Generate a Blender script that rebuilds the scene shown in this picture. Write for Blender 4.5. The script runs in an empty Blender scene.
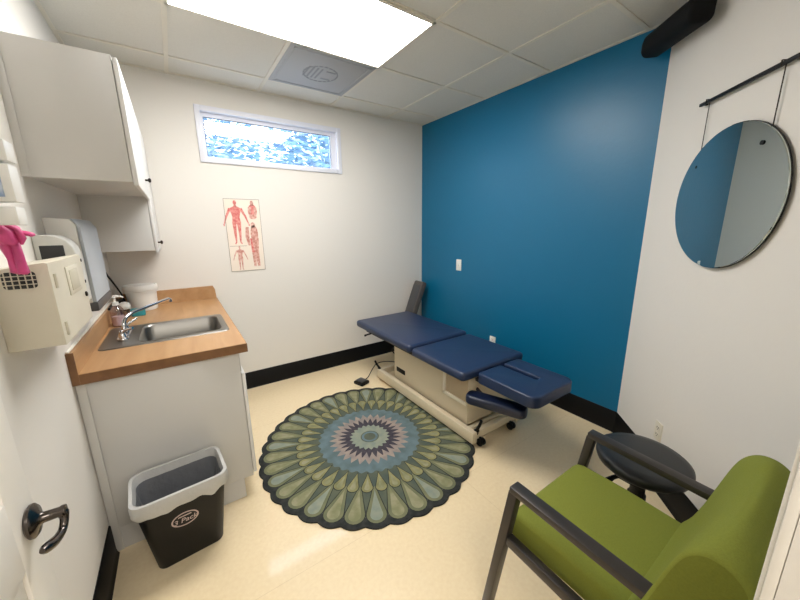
import bpy, bmesh, math, random
from mathutils import Vector, Matrix, noise
random.seed(7)
SC = bpy.context.scene
COL = SC.collection
PI = math.pi

# ------------------------------------------------------------------ room sizes
XL, XR, YB, ZC = -0.409, 2.409, 3.079, 2.527      # left wall, blue wall, back wall, ceiling
YS = 0.851                                        # where the blue wall ends and the diagonal wall starts
YF = 0.0                                          # inner face of the front wall (doorway)
DX, DY = XR, YS                                   # diagonal start
S2 = math.sqrt(0.5)
XD = XR - (YS - YF)                               # diagonal meets the front wall here
BB = 0.155                                        # baseboard height

# ------------------------------------------------------------------ materials
def srgb(r, g, b):
    def f(c):
        c /= 255.0
        return c / 12.92 if c <= 0.04045 else ((c + 0.055) / 1.055) ** 2.4
    return (f(r), f(g), f(b), 1.0)

def mat(name, rgb, rough=0.5, metal=0.0, var=0.0, vscale=8.0, bump=0.0, bscale=60.0, spec=0.5, coat=0.0, var_rgb=None, bdist=0.002):
    m = bpy.data.materials.new(name)
    m.use_nodes = True
    nt = m.node_tree
    b = nt.nodes['Principled BSDF']
    c = srgb(*rgb)
    b.inputs['Base Color'].default_value = c
    b.inputs['Roughness'].default_value = rough
    b.inputs['Metallic'].default_value = metal
    b.inputs['Specular IOR Level'].default_value = spec
    b.inputs['Coat Weight'].default_value = coat
    b.inputs['Coat Roughness'].default_value = 0.15
    tc = nt.nodes.new('ShaderNodeTexCoord')
    if var > 0 or var_rgb:
        n = nt.nodes.new('ShaderNodeTexNoise')
        n.inputs['Scale'].default_value = vscale
        n.inputs['Detail'].default_value = 5
        nt.links.new(tc.outputs['Object'], n.inputs['Vector'])
        r = nt.nodes.new('ShaderNodeValToRGB')
        r.color_ramp.elements[0].position = 0.35
        r.color_ramp.elements[1].position = 0.65
        if var_rgb:
            r.color_ramp.elements[0].color = srgb(*var_rgb)
        else:
            r.color_ramp.elements[0].color = (c[0] * (1 - var), c[1] * (1 - var), c[2] * (1 - var), 1)
        r.color_ramp.elements[1].color = c
        nt.links.new(n.outputs['Fac'], r.inputs['Fac'])
        nt.links.new(r.outputs['Color'], b.inputs['Base Color'])
    if bump > 0:
        n2 = nt.nodes.new('ShaderNodeTexNoise')
        n2.inputs['Scale'].default_value = bscale
        n2.inputs['Detail'].default_value = 3
        nt.links.new(tc.outputs['Object'], n2.inputs['Vector'])
        bp = nt.nodes.new('ShaderNodeBump')
        bp.inputs['Strength'].default_value = bump
        bp.inputs['Distance'].default_value = bdist
        nt.links.new(n2.outputs['Fac'], bp.inputs['Height'])
        nt.links.new(bp.outputs['Normal'], b.inputs['Normal'])
    return m

def emit(name, rgb, strength):
    m = bpy.data.materials.new(name)
    m.use_nodes = True
    nt = m.node_tree
    nt.nodes.remove(nt.nodes['Principled BSDF'])
    e = nt.nodes.new('ShaderNodeEmission')
    e.inputs['Color'].default_value = srgb(*rgb)
    e.inputs['Strength'].default_value = strength
    nt.links.new(e.outputs[0], nt.nodes['Material Output'].inputs['Surface'])
    return m

def thin_glass(name, tint=(255, 255, 255), gloss=0.08, rough=0.0):
    m = bpy.data.materials.new(name)
    m.use_nodes = True
    nt = m.node_tree
    nt.nodes.remove(nt.nodes['Principled BSDF'])
    t = nt.nodes.new('ShaderNodeBsdfTransparent')
    t.inputs['Color'].default_value = srgb(*tint)
    g = nt.nodes.new('ShaderNodeBsdfGlossy')
    g.inputs['Roughness'].default_value = rough
    mx = nt.nodes.new('ShaderNodeMixShader')
    mx.inputs[0].default_value = gloss
    nt.links.new(t.outputs[0], mx.inputs[1])
    nt.links.new(g.outputs[0], mx.inputs[2])
    nt.links.new(mx.outputs[0], nt.nodes['Material Output'].inputs['Surface'])
    return m

def floor_material():
    m = mat('cream_linoleum', (238, 217, 176), rough=0.3, spec=0.35, coat=0.7)
    m.node_tree.nodes['Principled BSDF'].inputs['Coat Roughness'].default_value = 0.05
    nt = m.node_tree
    b = nt.nodes['Principled BSDF']
    tc = nt.nodes.new('ShaderNodeTexCoord')
    n = nt.nodes.new('ShaderNodeTexNoise'); n.inputs['Scale'].default_value = 60; n.inputs['Detail'].default_value = 6
    nt.links.new(tc.outputs['Object'], n.inputs['Vector'])
    r = nt.nodes.new('ShaderNodeValToRGB')
    r.color_ramp.elements[0].position = 0.3; r.color_ramp.elements[0].color = srgb(234, 213, 174)
    r.color_ramp.elements[1].position = 0.7; r.color_ramp.elements[1].color = srgb(240, 221, 184)
    nt.links.new(n.outputs['Fac'], r.inputs['Fac'])
    # sheet seams every 1.83 m along x, and one across
    br = nt.nodes.new('ShaderNodeTexBrick')
    br.offset = 0.0
    br.inputs['Scale'].default_value = 1.0
    br.inputs['Mortar Size'].default_value = 0.0012
    br.inputs['Brick Width'].default_value = 1.83
    br.inputs['Row Height'].default_value = 1.22
    br.inputs['Color1'].default_value = (1, 1, 1, 1); br.inputs['Color2'].default_value = (1, 1, 1, 1)
    br.inputs['Mortar'].default_value = (0.86, 0.83, 0.78, 1)
    mp = nt.nodes.new('ShaderNodeMapping'); mp.inputs['Location'].default_value = (0.62, -1.16 + 1.22, 0)
    nt.links.new(tc.outputs['Object'], mp.inputs['Vector'])
    nt.links.new(mp.outputs['Vector'], br.inputs['Vector'])
    mx = nt.nodes.new('ShaderNodeMix'); mx.data_type = 'RGBA'; mx.blend_type = 'MULTIPLY'
    mx.inputs[0].default_value = 1.0
    nt.links.new(r.outputs['Color'], mx.inputs[6]); nt.links.new(br.outputs['Color'], mx.inputs[7])
    nt.links.new(mx.outputs[2], b.inputs['Base Color'])
    return m

def wood_material(name, c1, c2, scale=18):
    m = mat(name, c1, rough=0.38)
    nt = m.node_tree
    b = nt.nodes['Principled BSDF']
    tc = nt.nodes.new('ShaderNodeTexCoord')
    mp = nt.nodes.new('ShaderNodeMapping'); mp.inputs['Scale'].default_value = (scale, scale * 0.12, scale)
    n = nt.nodes.new('ShaderNodeTexNoise'); n.inputs['Scale'].default_value = 1.0; n.inputs['Detail'].default_value = 6
    n.inputs['Distortion'].default_value = 0.6
    nt.links.new(tc.outputs['Object'], mp.inputs['Vector']); nt.links.new(mp.outputs['Vector'], n.inputs['Vector'])
    r = nt.nodes.new('ShaderNodeValToRGB')
    r.color_ramp.elements[0].position = 0.3; r.color_ramp.elements[0].color = srgb(*c2)
    r.color_ramp.elements[1].position = 0.7; r.color_ramp.elements[1].color = srgb(*c1)
    nt.links.new(n.outputs['Fac'], r.inputs['Fac']); nt.links.new(r.outputs['Color'], b.inputs['Base Color'])
    return m

M = {}
M['wall'] = mat('warm_white_paint', (231, 227, 220), rough=0.6, bump=0.25, bscale=55, spec=0.3)
M['blue'] = mat('teal_blue_paint', (0, 106, 147), rough=0.38, bump=0.3, bscale=38, spec=0.5, bdist=0.003)
M['floor'] = floor_material()
M['tile'] = mat('ceiling_tile', (224, 221, 212), rough=0.9, var=0.05, vscale=160, bump=0.3, bscale=200, spec=0.1)
M['grid'] = mat('ceiling_grid', (226, 220, 206), rough=0.5)
M['black_base'] = mat('black_vinyl', (8, 8, 9), rough=0.5, spec=0.25)
M['white_vinyl'] = mat('white_vinyl', (232, 234, 244), rough=0.35)
M['glass'] = thin_glass('window_glass', (235, 245, 255), 0.05)
M['panel'] = emit('light_diffuser', (255, 252, 248), 20.5)
M['vent'] = mat('grey_vent_metal', (172, 174, 177), rough=0.5, metal=0.0)
M['vent_dark'] = mat('vent_damper_grey', (148, 150, 154), rough=0.6)  # darker grey of the damper parts
M['cab'] = mat('cabinet_laminate', (209, 208, 205), rough=0.42)
M['cab_door'] = mat('cabinet_door_laminate', (228, 228, 226), rough=0.35)
M['knob'] = mat('dark_bronze', (52, 46, 42), rough=0.3, metal=0.9)
M['counter'] = wood_material('tan_wood_laminate', (190, 150, 107), (174, 133, 91))
M['counter_edge'] = wood_material('brown_wood_edge', (132, 94, 60), (114, 78, 48))
M['steel'] = mat('brushed_steel', (150, 148, 143), rough=0.36, metal=1.0)
M['chrome'] = mat('chrome', (215, 215, 218), rough=0.08, metal=1.0)
M['white_plastic'] = mat('white_plastic', (236, 235, 230), rough=0.35)
M['clear'] = thin_glass('clear_plastic', (238, 226, 228), 0.16, 0.05)
M['soap'] = mat('pale_soap', (222, 208, 210), rough=0.25)
M['teal'] = mat('teal_plastic', (52, 150, 160), rough=0.3)
M['black'] = mat('black_plastic', (7, 7, 8), rough=0.45, spec=0.3)
M['matte_black'] = mat('matte_black', (9, 9, 10), rough=0.7, spec=0.2)
M['beige'] = mat('beige_enamel', (212, 206, 188), rough=0.42, var=0.04, vscale=5)
M['beige_dark'] = mat('beige_recess_shade', (196, 190, 170), rough=0.5)  # shade of the latch recess, put into a darker beige
M['dark'] = mat('dark_interior', (40, 41, 42), rough=0.6)
M['grey_plastic'] = mat('light_grey_plastic', (206, 206, 200), rough=0.4)
M['bluegrey'] = mat('blue_grey_plastic', (176, 184, 192), rough=0.35)
M['darkgrey'] = mat('dark_grey_plastic', (72, 72, 74), rough=0.4)
M['pink'] = mat('pink_nitrile', (228, 84, 148), rough=0.45, var=0.25, vscale=25)
M['print_blue'] = mat('blue_print', (120, 150, 195), rough=0.4, var_rgb=(210, 222, 235), vscale=40)
M['liner'] = mat('bag_film_shaded', (104, 106, 110), rough=0.3, bump=0.8, bscale=30, bdist=0.006)  # bag film darkened in colour for the shade inside the bin
M['liner_cuff'] = mat('bag_film_lit', (190, 190, 188), rough=0.35, bump=0.5, bscale=35, bdist=0.006)  # the same film, coloured as lit on the folded cuff
M['emblem'] = mat('pinkish_grey_print', (196, 178, 174), rough=0.5)
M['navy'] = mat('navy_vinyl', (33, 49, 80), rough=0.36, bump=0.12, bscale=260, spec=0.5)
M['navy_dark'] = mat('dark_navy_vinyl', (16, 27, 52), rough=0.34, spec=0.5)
M['cream_metal'] = mat('cream_enamel', (226, 212, 184), rough=0.4)
M['cream_light'] = mat('light_cream_enamel', (246, 238, 220), rough=0.4)
M['cream_dark'] = mat('cream_enamel_recess_shade', (196, 176, 146), rough=0.5)  # darker enamel carries the shade of the pedestal recess
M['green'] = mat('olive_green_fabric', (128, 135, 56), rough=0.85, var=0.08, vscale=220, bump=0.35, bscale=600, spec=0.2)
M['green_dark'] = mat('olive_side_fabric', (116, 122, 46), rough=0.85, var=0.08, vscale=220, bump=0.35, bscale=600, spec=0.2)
M['frame'] = mat('charcoal_bronze_metal', (66, 62, 60), rough=0.38, metal=0.5)
M['black_vinyl'] = mat('black_seat_vinyl', (30, 32, 35), rough=0.38, bump=0.1, bscale=300)
M['mirror'] = mat('mirror_silver', (200, 208, 206), rough=0.0, metal=1.0)
M['plate'] = mat('switch_plate_white', (240, 238, 230), rough=0.3)
M['plate_dim'] = mat('outlet_ivory', (222, 216, 200), rough=0.35)
M['door'] = mat('white_door_paint', (238, 234, 226), rough=0.4)
M['lever'] = mat('pewter_metal', (92, 86, 82), rough=0.22, metal=1.0)
M['taupe'] = mat('taupe_vinyl', (86, 80, 76), rough=0.5)
M['paper'] = mat('poster_paper', (240, 228, 214), rough=0.5)
M['red1'] = mat('poster_red', (212, 104, 102), rough=0.5, var_rgb=(232, 160, 150), vscale=60)
M['red2'] = mat('poster_dull_red', (196, 128, 116), rough=0.5, var_rgb=(230, 190, 176), vscale=60)
M['ink'] = mat('poster_grey_line', (150, 140, 130), rough=0.5)
M['caulk'] = mat('white_caulk', (238, 234, 224), rough=0.4)

# ------------------------------------------------------------------ mesh helper
class MB:
    def __init__(s):
        s.bm = bmesh.new()
        s.mi = 0
    def _tag(s, faces):
        for f in faces: f.material_index = s.mi
    def box(s, x0, x1, y0, y1, z0, z1, bev=0.0, seg=2, rot=None, about=None, edges=None):
        pts = [(x0, y0, z0), (x1, y0, z0), (x1, y1, z0), (x0, y1, z0), (x0, y0, z1), (x1, y0, z1), (x1, y1, z1), (x0, y1, z1)]
        vs = [s.bm.verts.new(p) for p in pts]
        fs = [s.bm.faces.new([vs[i] for i in q]) for q in ((3, 2, 1, 0), (4, 5, 6, 7), (0, 1, 5, 4), (1, 2, 6, 5), (2, 3, 7, 6), (3, 0, 4, 7))]
        s._tag(fs)
        if rot is not None:
            c = Vector(about) if about is not None else Vector(((x0 + x1) / 2, (y0 + y1) / 2, (z0 + z1) / 2))
            for v in vs: v.co = c + rot @ (v.co - c)
        if bev > 0:
            es = list({e for f in fs for e in f.edges})
            if edges: es = [e for e in es if edges((e.verts[0].co - e.verts[1].co).normalized(), (e.verts[0].co + e.verts[1].co) / 2)]
            bmesh.ops.bevel(s.bm, geom=es, offset=bev, segments=seg, profile=0.5, affect='EDGES', clamp_overlap=True, material=-1)
        return vs
    def prism(s, poly, h0, h1, axis='z', bev=0.0, seg=2, cap_only=False):
        # poly: list of 2D points, extruded along axis
        def P(a, b, h):
            return {'z': (a, b, h), 'x': (h, a, b), 'y': (a, h, b)}[axis]
        lo = [s.bm.verts.new(P(a, b, h0)) for a, b in poly]
        hi = [s.bm.verts.new(P(a, b, h1)) for a, b in poly]
        n = len(poly)
        fs = [s.bm.faces.new(lo[::-1]), s.bm.faces.new(hi)]
        side = []
        for i in range(n):
            j = (i + 1) % n
            side.append(s.bm.faces.new([lo[i], lo[j], hi[j], hi[i]]))
        s._tag(fs + side)
        bmesh.ops.recalc_face_normals(s.bm, faces=fs + side)
        if bev > 0:
            es = list({e for f in fs for e in f.edges})
            bmesh.ops.bevel(s.bm, geom=es, offset=bev, segments=seg, profile=0.5, affect='EDGES', clamp_overlap=True, material=-1)
        return lo, hi
    def face(s, pts):
        f = s.bm.faces.new([s.bm.verts.new(p) for p in pts]); s._tag([f]); return f
    def tube(s, path, r, seg=10, cap=True, flat=None):
        path = [Vector(p) for p in path]
        n = len(path)
        rs = r if isinstance(r, (list, tuple)) else [r] * n
        t0 = (path[1] - path[0]).normalized()
        up = Vector((0, 0, 1)) if abs(t0.z) < 0.9 else Vector((1, 0, 0))
        u = t0.cross(up).normalized()
        rings = []
        for i in range(n):
            a = path[max(i - 1, 0)]; b = path[min(i + 1, n - 1)]
            t = (b - a).normalized()
            u = (u - t * u.dot(t)).normalized()
            w = t.cross(u)
            fl = flat if flat else 1.0
            ring = [s.bm.verts.new(path[i] + (u * math.cos(2 * PI * k / seg) + w * math.sin(2 * PI * k / seg) * fl) * rs[i]) for k in range(seg)]
            rings.append(ring)
        fs = []
        for i in range(n - 1):
            for k in range(seg):
                fs.append(s.bm.faces.new([rings[i][k], rings[i][(k + 1) % seg], rings[i + 1][(k + 1) % seg], rings[i + 1][k]]))
        if cap:
            fs.append(s.bm.faces.new(rings[0][::-1])); fs.append(s.bm.faces.new(rings[-1]))
        s._tag(fs)
        bmesh.ops.recalc_face_normals(s.bm, faces=fs)
        return fs
    def lathe(s, prof, c=(0, 0, 0), axis=(0, 0, 1), seg=28, sx=1.0, sy=1.0):
        # prof: list of (radius, height) from the bottom up
        ax = Vector(axis).normalized()
        q = Vector((0, 0, 1)).rotation_difference(ax)
        c = Vector(c)
        rings = []
        for r, h in prof:
            if r <= 1e-6:
                rings.append([s.bm.verts.new(c + q @ Vector((0, 0, h)))])
            else:
                rings.append([s.bm.verts.new(c + q @ Vector((r * sx * math.cos(2 * PI * k / seg), r * sy * math.sin(2 * PI * k / seg), h))) for k in range(seg)])
        fs = []
        for a, b in zip(rings, rings[1:]):
            for k in range(seg):
                k2 = (k + 1) % seg
                if len(a) == 1 and len(b) == 1: continue
                if len(a) == 1: fs.append(s.bm.faces.new([a[0], b[k2], b[k]]))
                elif len(b) == 1: fs.append(s.bm.faces.new([a[k], a[k2], b[0]]))
                else: fs.append(s.bm.faces.new([a[k], a[k2], b[k2], b[k]]))
        if len(rings[0]) > 1: fs.append(s.bm.faces.new(rings[0][::-1]))
        if len(rings[-1]) > 1: fs.append(s.bm.faces.new(rings[-1]))
        s._tag(fs)
        return fs
    def build(s, name, mats, parent=None, local=False, smooth=40):
        me = bpy.data.meshes.new(name)
        if parent is not None and not local:
            off = Vector((0, 0, 0)); p = parent
            while p is not None:
                off += Vector(p.location); p = p.parent
            bmesh.ops.translate(s.bm, verts=s.bm.verts, vec=-off)
        s.bm.normal_update()
        for f in s.bm.faces: f.smooth = smooth > 0
        s.bm.to_mesh(me); s.bm.free()
        if not isinstance(mats, (list, tuple)): mats = [mats]
        for m in mats: me.materials.append(m)
        if smooth > 0: me.set_sharp_from_angle(angle=math.radians(smooth))
        o = bpy.data.objects.new(name, me)
        COL.objects.link(o)
        if parent is not None: o.parent = parent
        return o

def thing(name, label, cat, loc=(0, 0, 0), rz=0.0, group=None):
    o = bpy.data.objects.new(name, None)
    COL.objects.link(o)
    o.location = loc; o.rotation_euler = (0, 0, rz)
    o.empty_display_size = 0.05
    o['label'] = label; o['category'] = cat
    if group: o['group'] = group
    return o
def tag(o, label, cat, group=None):
    o['label'] = label; o['category'] = cat
    if group: o['group'] = group
    return o
def struct(o):
    o['kind'] = 'structure'; return o
def relabel(o, label): o['label'] = label; return o
def roundpoly(x0, x1, y0, y1, r, n=6, rs=None):
    rs = rs or (r, r, r, r)
    out = []
    for (cx, cy, a0, rr) in ((x1 - rs[0], y1 - rs[0], 0, rs[0]), (x0 + rs[1], y1 - rs[1], 90, rs[1]), (x0 + rs[2], y0 + rs[2], 180, rs[2]), (x1 - rs[3], y0 + rs[3], 270, rs[3])):
        for k in range(n + 1):
            a = math.radians(a0 + 90 * k / n)
            out.append((cx + rr * math.cos(a), cy + rr * math.sin(a)))
    return out
def RZ(a): return Matrix.Rotation(math.radians(a), 3, 'Z')
def RX(a): return Matrix.Rotation(math.radians(a), 3, 'X')
def RY(a): return Matrix.Rotation(math.radians(a), 3, 'Y')
def bez(p0, p1, p2, p3, n=10):
    p0, p1, p2, p3 = map(Vector, (p0, p1, p2, p3))
    return [(p0 * (1 - t) ** 3 + p1 * 3 * t * (1 - t) ** 2 + p2 * 3 * t * t * (1 - t) + p3 * t ** 3) for t in [k / n for k in range(n + 1)]]

# ================================================================== ROOM SHELL
TW = 0.12
m = MB(); m.prism([(XL - .3, -1.3), (XR + .3, -1.3), (XR + .3, YB + .15), (XL - .3, YB + .15)], -0.1, 0.0)
struct(m.build('floor', M['floor'], smooth=0))
m = MB(); m.prism([(XL - .3, -1.3), (XR + .3, -1.3), (XR + .3, YB + .15), (XL - .3, YB + .15)], ZC, ZC + 0.1)
struct(m.build('ceiling', M['tile'], smooth=0))

# window opening in the back wall
WX0, WX1, WZ0, WZ1 = 0.262, 1.408, 1.962, 2.335
m = MB()
for (a, b, c, d) in ((XL - TW, WX0, 0, ZC), (WX1, XR + TW, 0, ZC), (WX0, WX1, 0, WZ0), (WX0, WX1, WZ1, ZC)):
    m.box(a, b, YB, YB + TW, c, d)
struct(m.build('wall_back', M['wall'], smooth=0))
m = MB(); m.box(XL - TW, XL, -1.2, YB, 0, ZC); struct(m.build('wall_left', M['wall'], smooth=0))
m = MB(); m.box(XR, XR + TW, YS, YB, 0, ZC); struct(m.build('wall_right', M['blue'], smooth=0))
m = MB(); m.prism([(XR, YS), (XD - .05, YF - .05), (XD - .05 + .12, YF - .17), (XR + TW, YS - .05), (XR + TW, YS)], 0, ZC)
struct(m.build('wall_diagonal', M['wall'], smooth=0))
# front wall with the doorway the picture was taken from
JX0, JX1, DH = -0.30, 0.60, 2.08
m = MB()
m.box(XL, JX0, YF - TW, YF, 0, ZC); m.box(JX1, XD + .1, YF - TW, YF, 0, ZC); m.box(JX0, JX1, YF - TW, YF, DH, ZC)
struct(m.build('wall_front', M['wall'], smooth=0))
m = MB(); m.box(XL - TW, 1.7, -1.3, -1.2, 0, ZC); struct(m.build('corridor_sky_block', M['wall'], smooth=0))  # unseen walls added to keep sky light out of the doorway
m = MB(); m.box(1.6, 1.7, -1.2, YF - TW, 0, ZC); struct(m.build('corridor_sky_block_side', M['wall'], smooth=0))  # added too, closes the unseen side against the sky
# casing round the doorway (stepped profile)
m = MB()
for (x0, x1) in ((JX1 + .0, JX1 + .07), (JX0 - .07, JX0)):
    m.box(x0, x1, YF, YF + .012, 0, DH + .07, 0.003)
    m.box(x0 + .02, x1 - .012, YF + .012, YF + .017, 0, DH + .06, 0.002)
m.box(JX0, JX1, YF, YF + .012, DH, DH + .07, 0.003)
struct(m.build('trim_1', M['door']))
# ceiling grid
T = 0.61; X4 = 1.939; YA = 2.799
gx = [X4 - 3 * T, X4 - 2 * T, X4 - T, X4]; gy = [YA - k * T for k in range(6)]
m = MB()
g = 0.012
for x in gx:
    m.box(x - g, x + g, -0.0, YB, ZC - 0.006, ZC + 0.002)
for y in gy:
    xr = XR if y > YS else XR - (YS - y)
    m.box(XL, xr, y - g, y + g, ZC - 0.0055, ZC + 0.002)
m.box(XL, XL + .02, 0, YB, ZC - .005, ZC); m.box(XL, XR, YB - .02, YB, ZC - .005, ZC); m.box(XR - .02, XR, YS, YB, ZC - .005, ZC)
struct(m.build('trim_2', M['grid'], smooth=0))
# baseboards (with a small cove foot)
def skirting(name, p, q, inward):
    p = Vector((p[0], p[1], 0)); q = Vector((q[0], q[1], 0)); n = Vector((inward[0], inward[1], 0)).normalized()
    prof = [(0, 0), (.016, 0), (.010, .012), (.007, .03), (.007, BB - .004), (.004, BB), (0, BB)]
    m = MB()
    A = [m.bm.verts.new(p + n * a + Vector((0, 0, b))) for a, b in prof]
    B = [m.bm.verts.new(q + n * a + Vector((0, 0, b))) for a, b in prof]
    for i in range(len(prof) - 1): m.bm.faces.new([A[i], B[i], B[i + 1], A[i + 1]])
    m.bm.faces.new(A[::-1]); m.bm.faces.new(B)
    bmesh.ops.recalc_face_normals(m.bm, faces=m.bm.faces)
    struct(m.build(name, M['black_base']))
skirting('baseboard_back', (0.2, YB), (XR, YB), (0, -1))
skirting('baseboard_right', (XR, YB), (XR, YS - .003), (-1, 0))
skirting('baseboard_diagonal', (XR, YS), (XD, YF), (-1, 1))
skirting('baseboard_left', (XL, 0.05), (XL, 1.725), (1, 0))
skirting('baseboard_front', (JX1 + .07, YF), (XD, YF), (0, 1))

# ------------------------------------------------------------------ window
m = MB()
f = 0.022
# flat casing flange on the wall
for (a, b, c, d) in ((WX0 - .016, WX0 + f, WZ0 - .016, WZ1 + .016), (WX1 - f, WX1 + .016, WZ0 - .016, WZ1 + .016), (WX0 + f, WX1 - f, WZ0 - .016, WZ0 + f), (WX0 + f, WX1 - f, WZ1 - f, WZ1 + .016)):
    m.box(a, b, YB - .014, YB + .07, c, d, 0.003)
# set back sash
i0, i1, k0, k1 = WX0 + f, WX1 - f, WZ0 + f, WZ1 - f
for (a, b, c, d) in ((i0, i0 + .018, k0, k1), (i1 - .05, i1, k0, k1), (i0 + .018, i1 - .05, k0, k0 + .012), (i0 + .018, i1 - .05, k1 - .03, k1)):
    m.box(a, b, YB + .03, YB + .065, c, d)
w = struct(m.build('window_1', M['white_vinyl']))
m = MB(); m.box(i0 + .01, i1 - .04, YB + .045, YB + .049, k0 + .005, k1 - .02)
m.build('pane', M['glass'], w, smooth=0)
m = MB()
e = .004
for (a, b, c, d) in ((i0 + .016, i0 + .022, k0 + .012, k1 - .03), (i1 - .054, i1 - .048, k0 + .012, k1 - .03), (i0 + .02, i1 - .054, k1 - .034, k1 - .029)):
    m.box(a, b, YB + .036, YB + .042, c, d)
gk = m.build('gasket', M['dark'], w, smooth=0)

# ------------------------------------------------------------------ open door on the left with lever handle
dx1 = -0.268; dth = 0.038; dy0, dy1 = 0.03, 0.772
m = MB()
m.box(dx1 - dth, dx1 - .006, dy0, dy1, 0.012, 2.04, 0.001)
# stiles, rails proud of recessed panels
st = 0.085
yc = (dy0 + dy1) / 2
for (a, b) in ((dy0, dy0 + st), (dy1 - st, dy1), (yc - .04, yc + .04)):
    m.box(dx1 - .008, dx1, a, b, 0.012, 2.04, 0.0015)
rails = [(0.012, .20), (.90, 1.03), (1.62, 1.72), (1.94, 2.04)]
for (a, b) in rails:
    m.box(dx1 - .008, dx1 - .0002, dy0, dy1, a, b, 0.0015)
for (za, zb) in ((.20, .90), (1.03, 1.62), (1.72, 1.94)):
    for (ya, yb) in ((dy0 + st, yc - .04), (yc + .04, dy1 - st)):
        m.box(dx1 - .012, dx1 - .001, ya + .028, yb - .028, za + .028, zb - .028, 0.006, 2)
door = struct(m.build('door_1', M['door']))
m = MB()
hx, hy, hz = dx1, 0.738, 0.954
m.lathe([(0.025, 0), (0.0285, .003), (0.0285, .007), (0.024, .011), (.012, .014), (.009, .018), (.0085, .038), (.010, .041), (.0095, .046), (.0, .048)], (hx, hy, hz), (1, 0, 0), 24)
lp = bez((hx + .038, hy, hz), (hx + .044, hy - .001, hz - .004), (hx + .043, hy - .004, hz - .014), (hx + .041, hy - .012, hz - .023), 7) + bez((hx + .041, hy - .012, hz - .023), (hx + .040, hy - .026, hz - .031), (hx + .033, hy - .050, hz - .022), (hx + .030, hy - .070, hz - .012), 9)[1:]
rr = [.009, .009, .0085, .007, .0062, .006, .006, .006] + [.006, .0065, .007, .0075, .0082, .0085, .0085, .0075, .004]
m.tube(lp, rr[:len(lp)], 12)
m.build('door_handle', M['lever'], door)

# ================================================================== CEILING THINGS
PX0, PX1, PY1, PY0 = gx[0], gx[2], gy[1], gy[2]
t = thing('ceiling_light', 'bright rectangular fluorescent panel set in the ceiling grid', 'light', ((PX0 + PX1) / 2, (PY0 + PY1) / 2, ZC))
m = MB()
q = .012
m.box(PX0 + q, PX1 - q, PY0 + q, PY1 - q, ZC - .010, ZC - .007)
m.build('diffuser', M['panel'], t, smooth=0)
m = MB()
for (a, b, c, d) in ((PX0, PX1, PY0, PY0 + .016), (PX0, PX1, PY1 - .016, PY1), (PX0, PX0 + .016, PY0, PY1), (PX1 - .016, PX1, PY0, PY1)):
    m.box(a, b, c, d, ZC - .013, ZC - .001)
m.build('frame', M['grid'], t, smooth=0)
VX0, VX1, VY0, VY1 = gx[1] + .012, gx[2] - .012, gy[1] + .012, gy[0] - .012
t = thing('ceiling_vent', 'square grey perforated air vent beside the ceiling light', 'vent', ((VX0 + VX1) / 2, (VY0 + VY1) / 2, ZC))
m = MB(); m.box(VX0, VX1, VY0, VY1, ZC - .010, ZC - .002, 0.002); m.build('face_plate', M['vent'], t)
m = MB()
cx, cy = (VX0 + VX1) / 2, (VY0 + VY1) / 2
for (a, b, c, d) in ((-.27, .27, .255, .27), (-.27, .27, -.27, -.255), (-.27, -.255, -.27, .27), (.255, .27, -.27, .27)):
    m.box(cx + a, cx + b, cy + c, cy + d, ZC - .013, ZC - .009, 0.001)
m.build('frame', M['vent'], t)
m = MB()
for k in range(4):       # damper blades showing through the perforated face
    r0 = .05 + .022 * k
    m.prism([(cx - .11 + .03 * k, cy - .08), (cx - .098 + .03 * k, cy - .08), (cx - .098 + .03 * k, cy + .08), (cx - .11 + .03 * k, cy + .08)], ZC - .012, ZC - .009)
for k in range(22):
    a0, a1 = math.radians(k * 360 / 22), math.radians((k + .75) * 360 / 22)
    for r0, r1 in ((.115, .125),):
        m.prism([(cx + r0 * math.cos(a0), cy + r0 * math.sin(a0)), (cx + r1 * math.cos(a0), cy + r1 * math.sin(a0)), (cx + r1 * math.cos(a1), cy + r1 * math.sin(a1)), (cx + r0 * math.cos(a1), cy + r0 * math.sin(a1))], ZC - .012, ZC - .009)
m.box(cx + .02, cx + .09, cy - .07, cy - .055, ZC - .012, ZC - .009); m.box(cx + .02, cx + .09, cy + .05, cy + .065, ZC - .012, ZC - .009)
m.build('damper', M['vent_dark'], t, smooth=0)

# ================================================================== CABINETS
def knob(px, py, pz, parent):
    m = MB()
    m.lathe([(.005, 0), (.005, .012), (.011, .016), (.012, .022), (.008, .026), (0, .027)], (px, py, pz), (1, 0, 0), 16)
    return m.build('knob', M['knob'], parent)
XF = -0.106; XDR = -0.088
def wall_cabinet(label, y0, y1, z0, z1, ky, kz):
    t = thing('wall_cabinet', label, 'cabinet', ((XL + XF) / 2, (y0 + y1) / 2, z0), 0, 'wall cabinets above the sink')
    m = MB()
    th = .018
    m.box(XL, XF, y0, y0 + th, z0, z1, .001); m.box(XL, XF, y1 - th, y1, z0, z1, .001)
    m.box(XL, XF, y0 + th, y1 - th, z0 + .006, z0 + .006 + th); m.box(XL, XF, y0 + th, y1 - th, z1 - th, z1)
    m.box(XL, XL + .008, y0 + th, y1 - th, z0 + .02, z1 - .02)
    y0 < 2 and m.box(XL, XL + .022, y0 - .004, y0, z0 - .0, z1, .001)        # scribe strip against the wall
    m.build('carcass', M['cab'], t)
    m = MB()
    m.box(XF + .002, XDR, y0 - .002, y1 - .003, z0 - .012, z1 - .006, .003)
    d = m.build('door', M['cab_door'], t)
    knob(XDR, ky, kz, d)
    return t
wall_cabinet('large grey white wall cabinet at the ceiling end nearest the camera', 1.731, 2.525, 1.625, 2.072, 2.30, 1.70)
wall_cabinet('lower hanging wall cabinet in the corner above the white tub', 2.53, YB - .003, 1.315, 2.072, 2.58, 1.362)

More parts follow.
